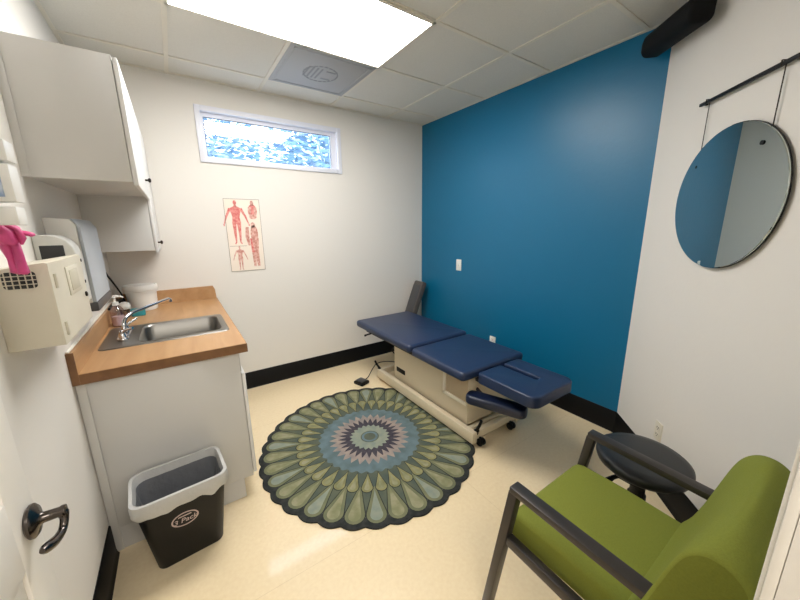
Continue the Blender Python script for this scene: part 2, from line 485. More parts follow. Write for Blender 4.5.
# base cabinet
t = thing('base_cabinet', 'grey white sink base cabinet under the tan countertop', 'cabinet', (-.1, 2.4, 0))
cy0 = 1.738; cz = .838
m = MB()
XL_ = XL; XL = XL + .002
m.box(XL, .192, cy0, cy0 + .018, .115, cz, .001)
m.box(XL, .145, cy0, cy0 + .018, .002, .115)
m.box(XL, XL + .03, cy0 - .006, cy0, .002, cz, .001)
m.box(.172, .192, cy0 + .018, YB - .003, .115, cz)
m.box(XL, .172, cy0 + .018, YB - .003, .115, .13)
m.box(XL, XL + .01, cy0 + .018, YB - .003, .13, cz)
XL = XL_
m.build('carcass', M['cab'], t)
m = MB(); m.box(.13, .145, cy0 + .018, YB - .003, .002, .115); m.build('toe_kick', M['cab'], t, smooth=0)
for (a, b, ky) in ((cy0 - .001, 2.405, 2.35), (2.41, YB - .006, 2.47)):
    m = MB(); m.box(.194, .211, a, b, .13, .715, .003); d = m.build('door', M['cab_door'], t)
    knob(.211, ky, .66, d)
m = MB(); m.box(.1925, .196, cy0, YB - .005, .73, cz, .002); m.build('apron', M['cab'], t)

# countertop with backsplashes
ct0, ct1 = .838, .880
t = thing('countertop', 'tan wood-look laminate countertop with backsplash', 'countertop', (-.1, 2.4, ct0))
SX0, SX1, SY0, SY1 = -.368, .190, 2.0, 2.43      # sink cut-out
cyN = 1.714
m = MB()
m.box(XL, SX0 + .012, cyN, YB - .002, ct0, ct1); m.box(SX1 - .012, .23, cyN, YB - .002, ct0, ct1)
m.box(SX0 + .012, SX1 - .012, cyN, SY0 + .012, ct0, ct1); m.box(SX0 + .012, SX1 - .012, SY1 - .012, YB - .002, ct0, ct1)
m.build('worktop', M['counter'], t, smooth=0)
m = MB()
m.box(XL, .232, cyN - .004, cyN, ct0 - .002, ct1 - .0015); m.box(.2302, .2325, cyN - .004, YB - .002, ct0 - .002, ct1 - .0015)
m.build('front_edge', M['counter_edge'], t, smooth=0)
m = MB()
m.box(XL + .001, XL + .024, cyN - .004, YB - .002, ct1, .972, .002)
m.prism([(XL + .024, ct1), (.228, ct1), (.224, .955), (.212, .984), (XL + .024, .984)], YB - .026, YB - .002, 'y')
m.build('backsplash', M['counter'], t, smooth=20)
m = MB(); m.box(XL + .0005, XL + .024, cyN - .006, cyN - .0035, ct0, .972); m.build('backsplash_end', M['counter_edge'], t, smooth=0)
m = MB(); m.box(XL, XL + .012, cyN, YB - .03, .972, .978, .002); m.build('caulk_bead', M['caulk'], t)

# sink
t = thing('sink', 'stainless steel drop-in sink in the tan countertop', 'sink', ((SX0 + SX1) / 2, (SY0 + SY1) / 2, ct1))
def ring_faces(m, loops):
    rings = [[m.bm.verts.new((x, y, z)) for (x, y) in lp] for lp, z in loops]
    for a, b in zip(rings, rings[1:]):
        n = len(a)
        for i in range(n): m.bm.faces.new([a[i], a[(i + 1) % n], b[(i + 1) % n], b[i]])
    return rings
BX0, BX1, BY0, BY1 = -.220, .162, 2.035, 2.395
m = MB()
L1 = roundpoly(SX0, SX1, SY0, SY1, .03, 5)
L0 = roundpoly(SX0 - .004, SX1 + .004, SY0 - .004, SY1 + .004, .033, 5)
L2 = roundpoly(BX0, BX1, BY0, BY1, .05, 5)
L3 = roundpoly(BX0 + .006, BX1 - .006, BY0 + .006, BY1 - .006, .048, 5)
L4 = roundpoly(BX0 + .016, BX1 - .016, BY0 + .016, BY1 - .016, .045, 5)
L5 = roundpoly(BX0 + .045, BX1 - .045, BY0 + .045, BY1 - .045, .03, 5)
rg = ring_faces(m, [(L0, ct1 + .0005), (L1, ct1 + .005), (L2, ct1 + .004), (L3, ct1 - .004), (L4, ct1 - .135), (L5, ct1 - .155)])
m.bm.faces.new(rg[-1])
bmesh.ops.recalc_face_normals(m.bm, faces=m.bm.faces)
for fc in m.bm.faces: fc.normal_flip() if fc.normal.z < -0.3 else None
m.build('basin', M['steel'], t, smooth=35)
m = MB(); m.lathe([(.04, 0), (.04, .003), (.03, .004), (.026, .001), (0, .001)], ((BX0 + BX1) / 2, (BY0 + BY1) / 2, ct1 - .155), seg=20)
m.build('drain', M['chrome'], t)
# faucet
fx, fy, fz = -.285, 2.20, ct1 + .005
t = thing('faucet', 'chrome two-handle faucet with thin spout behind the sink basin', 'faucet', (fx, fy, fz))
m = MB(); m.prism(roundpoly(fx - .025, fx + .025, fy - .10, fy + .10, .024, 6), fz, fz + .014, 'z', .004); m.build('base', M['chrome'], t)
m = MB()
sp = bez((fx, fy, fz + .012), (fx, fy, fz + .085), (fx + .01, fy + .02, fz + .105), (fx + .05, fy + .065, fz + .115), 8) + [(fx + .205, fy + .255, fz + .135)]
sp += [(fx + .214, fy + .266, fz + .128), (fx + .216, fy + .268, fz + .112)]
m.tube(sp, [.013, .012, .011, .010, .0095, .009, .009, .009, .009, .0085, .009, .009], 12)
m.build('spout', M['chrome'], t)
for dy in (-.075, .075):
    m = MB()
    m.lathe([(.018, 0), (.017, .02), (.012, .026), (.012, .032)], (fx, fy + dy, fz + .012), seg=16)
    m.tube([(fx, fy + dy, fz + .04), (fx + .018, fy + dy * 1.15, fz + .052), (fx + .05, fy + dy * 1.5, fz + .066)], [.009, .007, .006], 10)
    m.lathe([(0.001, 0), (.012, .004), (.013, .012), (.008, .018), (0, .019)], (fx, fy + dy, fz + .034), seg=16)
    m.build('lever_handle', M['chrome'], t)

# soap pump bottle
bx, by, bz = -.338, 2.50, ct1
t = thing('soap_bottle', 'clear pump soap bottle with white pump at the sink corner', 'bottle', (bx, by, bz))
m = MB(); m.lathe([(.028, 0), (.033, .004), (.033, .085), (.031, .10), (.022, .116), (.013, .122), (.013, .13)], (bx, by, bz), seg=24); b = m.build('bottle_body', M['clear'], t)
m = MB(); m.lathe([(.026, .003), (.030, .006), (.030, .06), (0, .061)], (bx, by, bz), seg=24); m.build('soap', M['soap'], b)
m = MB(); m.lathe([(.016, .126), (.016, .144), (.006, .146), (.006, .17), (.012, .172), (.012, .184), (0, .186)], (bx, by, bz), seg=18)
m.tube([(bx, by, bz + .178), (bx + .03, by - .01, bz + .178), (bx + .042, by - .014, bz + .170)], [.007, .006, .005], 8)
m.build('pump', M['white_plastic'], t)

# white tub with lid
tx, ty = -.245, 2.935
t = thing('tub', 'white round plastic tub with lid against the backsplash', 'tub', (tx, ty, ct1))
m = MB(); m.lathe([(.078, 0), (.082, .003), (.089, .125), (.094, .126), (.094, .138), (.090, .14)], (tx, ty, ct1), seg=36); m.build('tub_body', M['white_plastic'], t)
m = MB(); m.lathe([(.097, .141), (.099, .145), (.099, .175), (.096, .179), (.088, .179), (.086, .175), (0, .175)], (tx, ty, ct1), seg=36); m.build('lid', M['white_plastic'], t)
# teal container
cx, cy = -.262, 2.735
t = thing('container', 'small teal plastic container in front of the white tub', 'container', (cx, cy, ct1))
m = MB(); m.prism(roundpoly(cx - .038, cx + .038, cy - .028, cy + .028, .016), ct1, ct1 + .034, 'z', .004); m.build('container_body', M['teal'], t)
m = MB(); m.prism(roundpoly(cx - .041, cx + .041, cy - .031, cy + .031, .018), ct1 + .0345, ct1 + .045, 'z', .003); m.build('lid', M['teal'], t)
# white capped jar
cx, cy = -.335, 2.80
t = thing('jar', 'small jar with rounded white cap between soap bottle and tub', 'jar', (cx, cy, ct1))
m = MB(); m.lathe([(.024, 0), (.027, .003), (.027, .038), (.022, .042)], (cx, cy, ct1), seg=20); m.build('jar_body', M['clear'], t)
m = MB(); m.lathe([(.03, .042), (.034, .05), (.034, .066), (.028, .08), (.014, .089), (0, .091)], (cx, cy, ct1), seg=20); m.build('cap', M['white_plastic'], t)
# black cord
t = thing('power_cord', 'black power cord hanging from the wall cabinet to the counter', 'cord', (-.39, 2.92, ct1))
m = MB()
pth = bez((XL + .012, 2.60, 1.318), (XL + .012, 2.62, 1.25), (XL + .014, 2.76, 1.20), (XL + .016, 2.83, 1.15), 8) + bez((XL + .016, 2.83, 1.15), (XL + .05, 2.86, 1.06), (-.33, 2.87, .98), (-.335, 2.88, .93), 8)[1:] + bez((-.335, 2.88, .93), (-.34, 2.89, .90), (-.352, 2.90, .889), (-.365, 2.955, .888), 5)[1:]
m.tube(pth, .0055, 8); m.build('cable', M['black'], t)
m = MB(); m.box(-.384, -.345, 2.85, 2.97, .93, .965, .006, rot=RZ(-4)); m.build('adapter', M['black'], t)
m = MB(); m.tube([(XL + .03, 2.56, .975), (-.384, 2.72, .972), (-.366, 2.85, .95)], [.008, .008, .008], 8); m.build('plug_lead', M['black'], t)

# ================================================================== WALL DISPENSERS ON THE LEFT
# sharps cabinet
X1 = -.295; ya, yb, za, zb = 1.276, 1.655, 1.118, 1.352
t = thing('sharps_cabinet', 'beige metal locked cabinet on the left wall with barred window', 'cabinet', ((XL + X1) / 2, (ya + yb) / 2, za))
m = MB()
m.prism([(XL, za), (X1, za), (X1, zb), (X1 - .008, zb + .003), (XL, zb - .014)], ya, yb, 'y', .003, 2)
body = m.build('cabinet_body', M['beige'], t)
m = MB(); m.prism(roundpoly(-.385, -.322, 1.288, 1.333, .009), ya - .0015, ya + .004, 'y'); m.build('window', M['dark'], t)
m = MB()
for k in range(5): m.tube([(-.379 + .0125 * k, ya - .003, 1.288), (-.379 + .0125 * k, ya - .003, 1.333)], .0014, 6)
for k in range(3): m.tube([(-.385, ya - .003, 1.299 + .0115 * k), (-.322, ya - .003, 1.299 + .0115 * k)], .0014, 6)
m.build('window_bars', M['beige'], t)
m = MB(); m.box(X1 - .002, X1 + .0035, ya + .15, ya + .30, 1.237, 1.328, .004); m.build('latch_frame', M['beige'], t)
m = MB(); m.box(X1 + .003, X1 + .005, ya + .175, ya + .275, 1.25, 1.315, .002); m.build('latch_recess', M['beige_dark'], t)
for z in (1.16, 1.30):
    m = MB(); m.tube([(X1 + .002, ya + .03, z - .02), (X1 + .002, ya + .03, z + .02)], .005, 8); m.build('hinge', M['beige'], t)
m = MB(); m.lathe([(.009, 0), (.009, .004), (.006, .006), (0, .006)], (X1, ya + .345, 1.212), (1, 0, 0), 14); m.build('lock', M['knob'], t)

# rounded soap dispenser
ya, yb = 1.660, 1.75; za, zb = 1.165, 1.425; X2 = -.302
t = thing('soap_dispenser', 'light grey rounded dispenser with dark window behind the beige cabinet', 'dispenser', ((XL + X2) / 2, (ya + yb) / 2, za))
m = MB()
m.prism([(XL, za), (X2 - .012, za), (X2, za + .012), (X2, zb - .075), (X2 - .006, zb - .045), (X2 - .02, zb - .02), (X2 - .045, zb - .004), (X2 - .07, zb), (XL, zb)], ya, yb, 'y', .006, 3)
m.build('housing', M['grey_plastic'], t)
m = MB(); m.box(-.394, -.332, ya - .002, ya + .004, 1.30, 1.388, .002); m.build('window', M['dark'], t)
for z in (1.37, 1.29):
    m = MB(); m.lathe([(.006, 0), (.006, .003), (0, .004)], (X2 - .0005, ya + .035, z - .04), (1, 0, 0), 12); m.build('screw', M['darkgrey'], t)

# paper towel dispenser
ya, yb = 1.83, 2.17; za, zb = 1.105, 1.49; X3 = -.303
t = thing('towel_dispenser', 'white paper towel dispenser with blue grey front under the wall cabinets', 'dispenser', ((XL + X3) / 2, (ya + yb) / 2, za))
m = MB()
m.prism([(XL, za + .03), (X3 - .014, za + .03), (X3 - .014, zb - .03), (X3 - .03, zb - .006), (XL, zb)], ya, yb, 'y', .004, 2); m.build('housing', M['white_plastic'], t)
m = MB(); m.prism([(X3 - .013, za + .04), (X3, za + .04), (X3 - .002, zb - .04), (X3 - .02, zb - .006), (X3 - .028, zb - .004), (X3 - .013, zb - .03)], ya - .002, yb + .002, 'y', .002, 2); m.build('front_cover', M['bluegrey'], t)
m = MB(); m.box(XL, X3 + .003, ya - .002, yb + .002, za, za + .038, .005); m.build('bottom_slot', M['darkgrey'], t)

# glove box holder + pink glove
t = thing('glove_box_holder', 'white wall holder with glove boxes on the left edge of the picture', 'holder', (-.35, 1.18, 1.45))
m = MB()
m.box(XL, -.281, 1.10, 1.155, 1.452, 1.492, .003)
m.box(XL, -.277, 1.10, 1.155, 1.502, 1.582, .003)
m.box(XL, -.275, 1.10, 1.155, 1.588, 1.632, .003)
m.box(XL, XL + .01, 1.10, 1.16, 1.452, 1.95, .002)
m.build('holder_frame', M['white_plastic'], t)
m = MB(); m.box(XL + .02, -.2925, 1.0965, 1.10, 1.512, 1.572); m.build('glove_box', M['print_blue'], t, smooth=0)
t = thing('glove', 'crumpled pink glove hanging over the beige cabinet', 'glove', (-.315, 1.19, 1.34))
m = MB()
gc = Vector((-.322, 1.215, 1.45))
def fing(path, rs): m.tube(path, rs, 10, flat=.62)
m.mi = 0
fing([(-.36, 1.20, 1.462), (-.338, 1.205, 1.452), (-.322, 1.21, 1.432), (-.316, 1.215, 1.41)], [.018, .028, .032, .026])
fing([(-.325, 1.212, 1.43), (-.326, 1.222, 1.40), (-.323, 1.225, 1.37), (-.318, 1.225, 1.345), (-.316, 1.225, 1.338)], [.020, .018, .016, .017, .008])
fing([(-.316, 1.212, 1.43), (-.311, 1.218, 1.40), (-.309, 1.22, 1.37), (-.311, 1.22, 1.34), (-.311, 1.22, 1.332)], [.018, .015, .014, .015, .007])
fing([(-.32, 1.21, 1.44), (-.303, 1.212, 1.432), (-.288, 1.214, 1.430), (-.276, 1.214, 1.428), (-.272, 1.214, 1.428)], [.014, .011, .009, .008, .004])
fing([(-.33, 1.205, 1.44), (-.338, 1.212, 1.425), (-.345, 1.215, 1.412), (-.35, 1.215, 1.405)], [.014, .011, .010, .005])
fing([(-.315, 1.205, 1.45), (-.30, 1.205, 1.442), (-.294, 1.207, 1.42), (-.296, 1.21, 1.405)], [.014, .010, .010, .005])
for v in m.bm.verts:
    n = noise.noise_vector(v.co * 45) * .007
    v.co += n + Vector((-.010, -.03, .002))
m.build('glove_skin', M['pink'], t, smooth=60)

# ================================================================== WASTE BIN
bcx, bcy, brz = -.120, 1.588, math.radians(4.5)
t = thing('waste_bin', 'black rectangular waste bin with emblem beside the sink cabinet', 'bin', (bcx, bcy, 0), brz)
H = .372
m = MB()
def rp(hx, hy, r): return roundpoly(-hx, hx, -hy, hy, r, 5)
lv = [(rp(.124, .066, .03), .0), (rp(.127, .069, .034), .004), (rp(.165, .115, .04), H - .02), (rp(.172, .122, .045), H - .018), (rp(.172, .122, .045), H), (rp(.166, .116, .04), H), (rp(.160, .110, .038), H - .03), (rp(.120, .062, .03), .008)]
rg = ring_faces(m, lv); m.bm.faces.new(rg[0][::-1]); m.bm.faces.new(rg[-1])
bmesh.ops.recalc_face_normals(m.bm, faces=m.bm.faces)
m.build('bin_body', M['black'], t, local=True, smooth=45)
# emblem on the front face: an oval ring and small lettering
def onface(u, v, off=.0015):
    # u along x, v up the sloping front face
    yb0 = -.069 - (v - .004) * (.115 - .069) / (H - .024)
    return (u, yb0 - off, v)
m = MB()
ec = (-.006, .226)
N = 40
for k in range(N):
    a0, a1 = 2 * PI * k / N, 2 * PI * (k + 1) / N
    m.face([onface(ec[0] + .050 * math.cos(a0), ec[1] + .036 * math.sin(a0)), onface(ec[0] + .050 * math.cos(a1), ec[1] + .036 * math.sin(a1)), onface(ec[0] + .044 * math.cos(a1), ec[1] + .030 * math.sin(a1)), onface(ec[0] + .044 * math.cos(a0), ec[1] + .030 * math.sin(a0))])
def text_mesh(body, size):
    cu = bpy.data.curves.new('txt', 'FONT'); cu.body = body; cu.size = size; cu.align_x = 'CENTER'; cu.align_y = 'CENTER'; cu.shear = .2; cu.offset = size * .012
    o = bpy.data.objects.new('txt', cu); COL.objects.link(o)
    dg = bpy.context.evaluated_depsgraph_get()
    me = bpy.data.meshes.new_from_object(o.evaluated_get(dg))
    vs = [tuple(v.co) for v in me.vertices]; fs = [tuple(p.vertices) for p in me.polygons]
    bpy.data.objects.remove(o); bpy.data.curves.remove(cu); bpy.data.meshes.remove(me)
    return vs, fs
vs, fs = text_mesh('3 Pack', .033)
bv = [m.bm.verts.new(onface(ec[0] + x, ec[1] - .006 + y)) for x, y, z in vs]
for f_ in fs:
    try: m.bm.faces.new([bv[i] for i in f_])
    except ValueError: pass
m.face([onface(ec[0] - .026, ec[1] + .014), onface(ec[0] + .026, ec[1] + .014), onface(ec[0] + .022, ec[1] + .020), onface(ec[0] - .022, ec[1] + .020)])
bmesh.ops.recalc_face_normals(m.bm, faces=m.bm.faces)
m.build('emblem', M['emblem'], t, local=True, smooth=0)
# liner bag
t = thing('bin_liner', 'grey plastic bag lining the black waste bin, folded over the rim', 'bag', (bcx, bcy, 0), brz)
m = MB()
def wob(lp, amp, seed):
    out = []
    for i, (x, y) in enumerate(lp):
        n = noise.noise(Vector((x * 22, y * 22, seed))) * amp
        d = math.hypot(x, y); out.append((x + x / d * n, y + y / d * n))
    return out
def dense(hx, hy, r): 
    lp = roundpoly(-hx, hx, -hy, hy, r, 5); out = []
    for i in range(len(lp)):
        a, b = Vector(lp[i]), Vector(lp[(i + 1) % len(lp)])
        k = max(1, int((b - a).length / .02))
        for j in range(k):
            # constant ring count: only straight runs are long
            out.append(tuple(a + (b - a) * j / k))
    return out
def loop_at(hx, hy, r, amp, seed, n=96):
    lp = dense(hx, hy, r); L = []
    tot = 0; cum = [0]
    for i in range(len(lp)):
        tot += (Vector(lp[i]) - Vector(lp[(i + 1) % len(lp)])).length; cum.append(tot)
    j = 0
    for k in range(n):
        s_ = tot * k / n
        while cum[j + 1] < s_: j += 1
        a, b = Vector(lp[j]), Vector(lp[(j + 1) % len(lp)])
        u = (s_ - cum[j]) / max(1e-9, cum[j + 1] - cum[j])
        L.append(tuple(a + (b - a) * u))
    return wob(L, amp, seed)
spec = [(.1685, .1195, .043, .002, 1, H - .062), (.1765, .1265, .047, .003, 2, H - .045), (.1775, .1275, .047, .002, 3, H - .01), (.175, .125, .046, .001, 4, H + .006), (.163, .113, .04, .001, 5, H + .006), (.156, .106, .038, .004, 6, H - .03), (.138, .084, .035, .008, 7, H - .13), (.114, .062, .03, .008, 8, H - .26), (.10, .048, .03, .006, 9, .03)]
rings = []
for (a, b, r, amp, sd, z) in spec:
    rings.append([m.bm.verts.new((x, y, z + (noise.noise(Vector((x * 24, y * 24, 5))) * .022 if sd == 1 else 0))) for x, y in loop_at(a, b, r, amp, sd)])
for i, (a, b) in enumerate(zip(rings, rings[1:])):
    for k in range(len(a)):
        fcs = m.bm.faces.new([a[k], a[(k + 1) % len(a)], b[(k + 1) % len(a)], b[k]])
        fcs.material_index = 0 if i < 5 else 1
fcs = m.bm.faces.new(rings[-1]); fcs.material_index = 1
bmesh.ops.recalc_face_normals(m.bm, faces=m.bm.faces)
m.build('bag_film', [M['liner_cuff'], M['liner']], t, local=True, smooth=60)

# ================================================================== RUG
rcx, rcy, RR = .950, 1.795, .722
rug_m = [mat('rug_charcoal', (46, 48, 48), .95, var_rgb=(60, 62, 60), vscale=30, spec=.05), mat('rug_slate_teal', (78, 88, 82), .95, var_rgb=(94, 100, 84), vscale=9, spec=.05),
         mat('rug_olive', (120, 121, 93), .95, var_rgb=(104, 108, 84), vscale=12, spec=.05), mat('rug_sage', (148, 145, 118), .95, var_rgb=(124, 126, 94), vscale=18, spec=.05),
         mat('rug_blue', (104, 122, 128), .95, var_rgb=(90, 106, 108), vscale=14, spec=.05), mat('rug_dusty_pink', (156, 142, 132), .95, var_rgb=(134, 126, 122), vscale=20, spec=.05),
         mat('rug_dark', (62, 60, 68), .95, var_rgb=(78, 74, 80), vscale=40, spec=.05), mat('rug_pale', (142, 147, 130), .95, var_rgb=(126, 136, 126), vscale=25, spec=.05), mat('rug_lime', (144, 140, 100), .95, var_rgb=(118, 118, 84), vscale=20, spec=.05),
         mat('rug_dark_olive', (78, 82, 60), .95, var_rgb=(64, 70, 58), vscale=30, spec=.05)]
m = MB()
NP = 36
def ringpoly(fr, n): return [(RR * fr(2 * PI * k / n) * math.cos(2 * PI * k / n), RR * fr(2 * PI * k / n) * math.sin(2 * PI * k / n)) for k in range(n)]
m.mi = 0
m.prism(ringpoly(lambda a: .985 + .015 * abs(math.sin(a * NP / 2 + .3)) * 1.6 - .012, NP * 12), 0, .008)
zl = [.0082]
def disc(fr, mi, n=240):
    m.mi = mi
    m.face([(x, y, zl[0]) for x, y in ringpoly(fr, n)]); zl[0] += .0002
def petal(a, r0, r1, w, mi, z):
    # teardrop: pointed towards the centre, a round belly near the outer end
    out = []
    rc = r1 - w
    n = 10
    for k in range(n + 1):
        b = -PI * .58 + PI * 1.16 * k / n
        out.append((rc + w * math.cos(b), w * math.sin(b)))
    ue, he = out[-1]
    tail = []
    for u in (.35, .7):
        tail.append((ue + (r0 - ue) * u, he * (1 - u) ** 1.15))
    out = out + tail + [(r0, 0)] + [(r, -h) for r, h in tail[::-1]]
    m.mi = mi
    m.face([(RR * (r * math.cos(a) - h * math.sin(a)), RR * (r * math.sin(a) + h * math.cos(a)), z) for r, h in out])
disc(lambda a: .905 + .045 * abs(math.sin(a * NP / 2 + .3)), 1, 36 * 12)
z = zl[0]
for k in range(NP):
    a = 2 * PI * (k + .5) / NP - .6 / NP
    petal(a, .56, .965, .079, 0, z); petal(a, .58, .958, .072, 2, z + .0002)
    petal(a, .66, .935, .046, 3 if k % 3 else 7, z + .0004)
zl[0] = z + .0008
disc(lambda a: .640 + .015 * math.sin(a * NP + 1.2), 1)
z = zl[0]
for k in range(NP):
    a = 2 * PI * k / NP - .6 / NP
    petal(a, .47, .690, .050, 0, z); petal(a, .485, .683, .044, 8, z + .0002); petal(a, .54, .664, .022, 3, z + .0004)
zl[0] = z + .0008
disc(lambda a: .475 + .012 * math.sin(a * NP), 4)
def spiky(base, amp, n):
    return lambda a: base + amp * (2 * abs(((a * n / (2 * PI)) % 1) - .5))
disc(spiky(.315, .07, 30), 5, 30 * 8)
disc(spiky(.225, .08, 30), 6, 30 * 8)
disc(spiky(.165, .03, 22), 7, 176)
disc(lambda a: .088, 1); disc(lambda a: .078, 4); disc(lambda a: .055, 1)
for v in m.bm.verts: v.co += Vector((rcx, rcy, 0.0005))
tag(m.build('round_rug', rug_m, smooth=0), 'round scalloped rug with green petals and blue centre on floor', 'rug')

# ================================================================== TREATMENT TABLE
t = thing('treatment_table', 'navy padded treatment table on cream base along the blue wall', 'treatment table', (1.70, 1.9, 0))
TX0, TX1, TZ = 1.375, 2.00, .54
def cushion(name, x0, x1, y0, y1, z1, th=.062, r=.035, bev=.022, parent=t):
    m = MB(); m.prism(roundpoly(x0, x1, y0, y1, r, 6), z1 - th, z1, 'z', bev, 4)
    o = m.build(name, M['navy'], parent, smooth=50)
    return o
cushion('back_section', TX0 - .006, TX1 + .004, 1.905, 2.80, TZ + .012)
cushion('seat_section', TX0, TX1, 1.335, 1.893, TZ)
# head section with breathing slot open towards the seat section
hx0, hx1, hy0, hy1 = 1.485, 1.895, .905, 1.318
hz = TZ - .012
m = MB()
sl0, sl1, sy = 1.705, 1.745, 1.045
pts = roundpoly(hx0, hx1, hy0, hy1, .04, 5, (.02, .02, .06, .06))
# insert the slot on the far edge: between the first corner (x1,y1) and second corner (x0,y1)
n1 = 6
slot = [(sl1 + .002, hy1), (sl1, hy1 - .01), (sl1, sy + .02)] + [((sl0 + sl1) / 2 + .02 * math.cos(a), sy + .02 + .02 * -math.sin(a)) for a in [PI * k / 6 for k in range(1, 6)]] + [(sl0, sy + .02), (sl0, hy1 - .01), (sl0 - .002, hy1)]
pts = pts[:n1] + slot + pts[n1:]
m.prism(pts, hz - .072, hz, 'z', .016, 3)
m.build('head_section', M['navy'], t, smooth=50)
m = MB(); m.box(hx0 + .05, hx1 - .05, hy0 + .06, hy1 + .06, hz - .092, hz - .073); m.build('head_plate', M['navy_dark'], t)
# arm pad dropped beside the head section
m = MB()
m.prism(roundpoly(-.055, .055, -.185, .185, .045, 6), -.03, .03, 'z', .018, 3)
R_ = Matrix.Rotation(math.radians(27), 3, 'Z') @ Matrix.Rotation(math.radians(3), 3, 'X')
for v in m.bm.verts: v.co = R_ @ v.co + Vector((1.500, 1.175, .370))
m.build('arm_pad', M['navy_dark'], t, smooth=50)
m = MB(); m.tube([(1.505, 1.20, .36), (1.53, 1.26, .34), (1.60, 1.42, .34)], .012, 8); m.build('arm_bracket', M['darkgrey'], t)
# steel sub-frame under cushions
m = MB()
m.box(1.43, 1.46, 1.40, 2.70, TZ - .09, TZ - .062, .003); m.box(1.92, 1.95, 1.40, 2.70, TZ - .09, TZ - .062, .003)
for y in (1.40, 1.88, 2.67): m.box(1.46, 1.92, y, y + .03, TZ - .09, TZ - .062, .003)
m.box(1.56, 1.59, .98, 1.40, hz - .112, hz - .0925, .003); m.box(1.80, 1.83, .98, 1.40, hz - .112, hz - .0925, .003)
m.build('subframe', M['black'], t)
m = MB(); m.tube([(1.43, 2.60, TZ - .085), (1.395, 2.62, TZ - .095), (1.37, 2.62, TZ - .10)], [.008, .008, .011], 8); m.build('release_lever', M['black'], t)
# pedestal body
m = MB()
m.box(1.512, 1.93, 1.415, 2.33, .09, TZ - .092, .004)
ped = m.build('pedestal', M['cream_metal'], t)
# recessed panel with raised frame near the front of the left side
px = 1.512
y0, y1, z0, z1 = 1.415, 1.66, .235, .445
m = MB()
for (a, b, c, d) in ((y0 + .002, y1, z0, z0 + .024), (y1 - .026, y1, z0, z1)):
    m.box(px - .014, px + .001, a, b, c, d, .003)
m.build('opening_frame', M['cream_light'], ped)
m = MB(); m.box(px - .0015, px + .001, y0 + .004, y1 - .022, z0 + .018, z1); m.build('opening_panel', M['cream_dark'], ped, smooth=0)
m = MB(); m.box(px - .004, px + .001, 2.16, 2.29, .172, .214, .003); m.build('switch_plate', M['black'], ped)
# base frame: two long rails and cross members on casters
m = MB()
m.box(1.452, 1.495, 1.302, 2.55, .028, .108, .004); m.box(1.905, 1.948, 1.302, 2.55, .028, .108, .004)
m.box(1.495, 1.905, 1.302, 1.342, .055, .108, .004); m.box(1.495, 1.905, 2.51, 2.55, .055, .108, .004)
m.box(1.495, 1.905, 1.37, 1.405, .06, .09, .003)
m.build('base_frame', M['cream_metal'], t)
for (x, y) in ((1.515, 1.30), (1.83, 1.30), (1.515, 2.54), (1.885, 2.54)):
    m = MB()
    s_ = -1 if y < 2 else 1
    for dx in (-.014, .014):
        m.lathe([(.006, -.009), (.024, -.008), (.026, -.004), (.026, .004), (.024, .008), (.006, .009)], (x + dx, y + s_ * .012, .0345), (1, 0, 0), 18)
    m.box(x - .006, x + .006, y + s_ * .012 - .012, y + s_ * .012 + .014, .03, .066, .002)
    m.build('caster', M['black'], t)
for (x, y, dx, dy) in ((1.50, 1.315, .012, -.012), (1.475, 2.54, -.018, .02), (1.925, 1.315, .012, -.02)):
    m = MB()
    m.box(x - .013, x + .013, y - .013, y + .013, .085, .118, .003)
    m.tube([(x, y, .115), (x + dx, y + dy, .150), (x + dx * 1.6, y + dy * 1.6, .185)], [.011, .010, .010], 8)
    m.build('brake_lever', M['black'], t)
# cable drooping behind the pedestal
m = MB()
m.tube(bez((1.60, 2.33, .33), (1.53, 2.48, .40), (1.56, 2.5, .20), (1.72, 2.38, .22), 12), .006, 8); m.build('cable', M['black'], t)

# foot pedal with its lead
t = thing('foot_pedal', 'black foot pedal on the floor near back wall at table end', 'pedal', (1.285, 2.57, 0))
m = MB()
m.box(1.235, 1.335, 2.50, 2.61, .002, .03, .006, rot=RZ(18)); m.build('pedal_base', M['black'], t)
m = MB(); m.box(1.252, 1.318, 2.515, 2.595, .03, .042, .004, rot=RZ(18)); m.build('treadle', M['darkgrey'], t)
m = MB(); m.tube(bez((1.325, 2.58, .015), (1.40, 2.60, .012), (1.42, 2.66, .02), (1.50, 2.67, .09), 8) + bez((1.50, 2.67, .09), (1.56, 2.66, .14), (1.60, 2.5, .16), (1.66, 2.335, .19), 8)[1:], .0045, 8); m.build('lead', M['black'], t)

# leaning pad in the far corner
t = thing('leaning_pad', 'taupe padded board leaning in the corner behind the navy table', 'pad', (2.22, 2.93, 0))
m = MB()
L_ = .86
ang = math.radians(22)
m.prism(roundpoly(-.035, .035, 0, L_, .02, 5), -.075, .075, 'y', .012, 3)
for v in m.bm.verts:
    v.co = Matrix.Rotation(ang, 3, 'Y') @ v.co + Vector((1.995, 2.975, .02))
m.build('pad_board', M['taupe'], t, smooth=50)
m = MB()
m.box(-.042, -.036, -.065, .065, .05, L_ - .05, .002)
for v in m.bm.verts: v.co = Matrix.Rotation(ang, 3, 'Y') @ v.co + Vector((1.995, 2.975, .02))
m.build('pad_backing', M['darkgrey'], t)

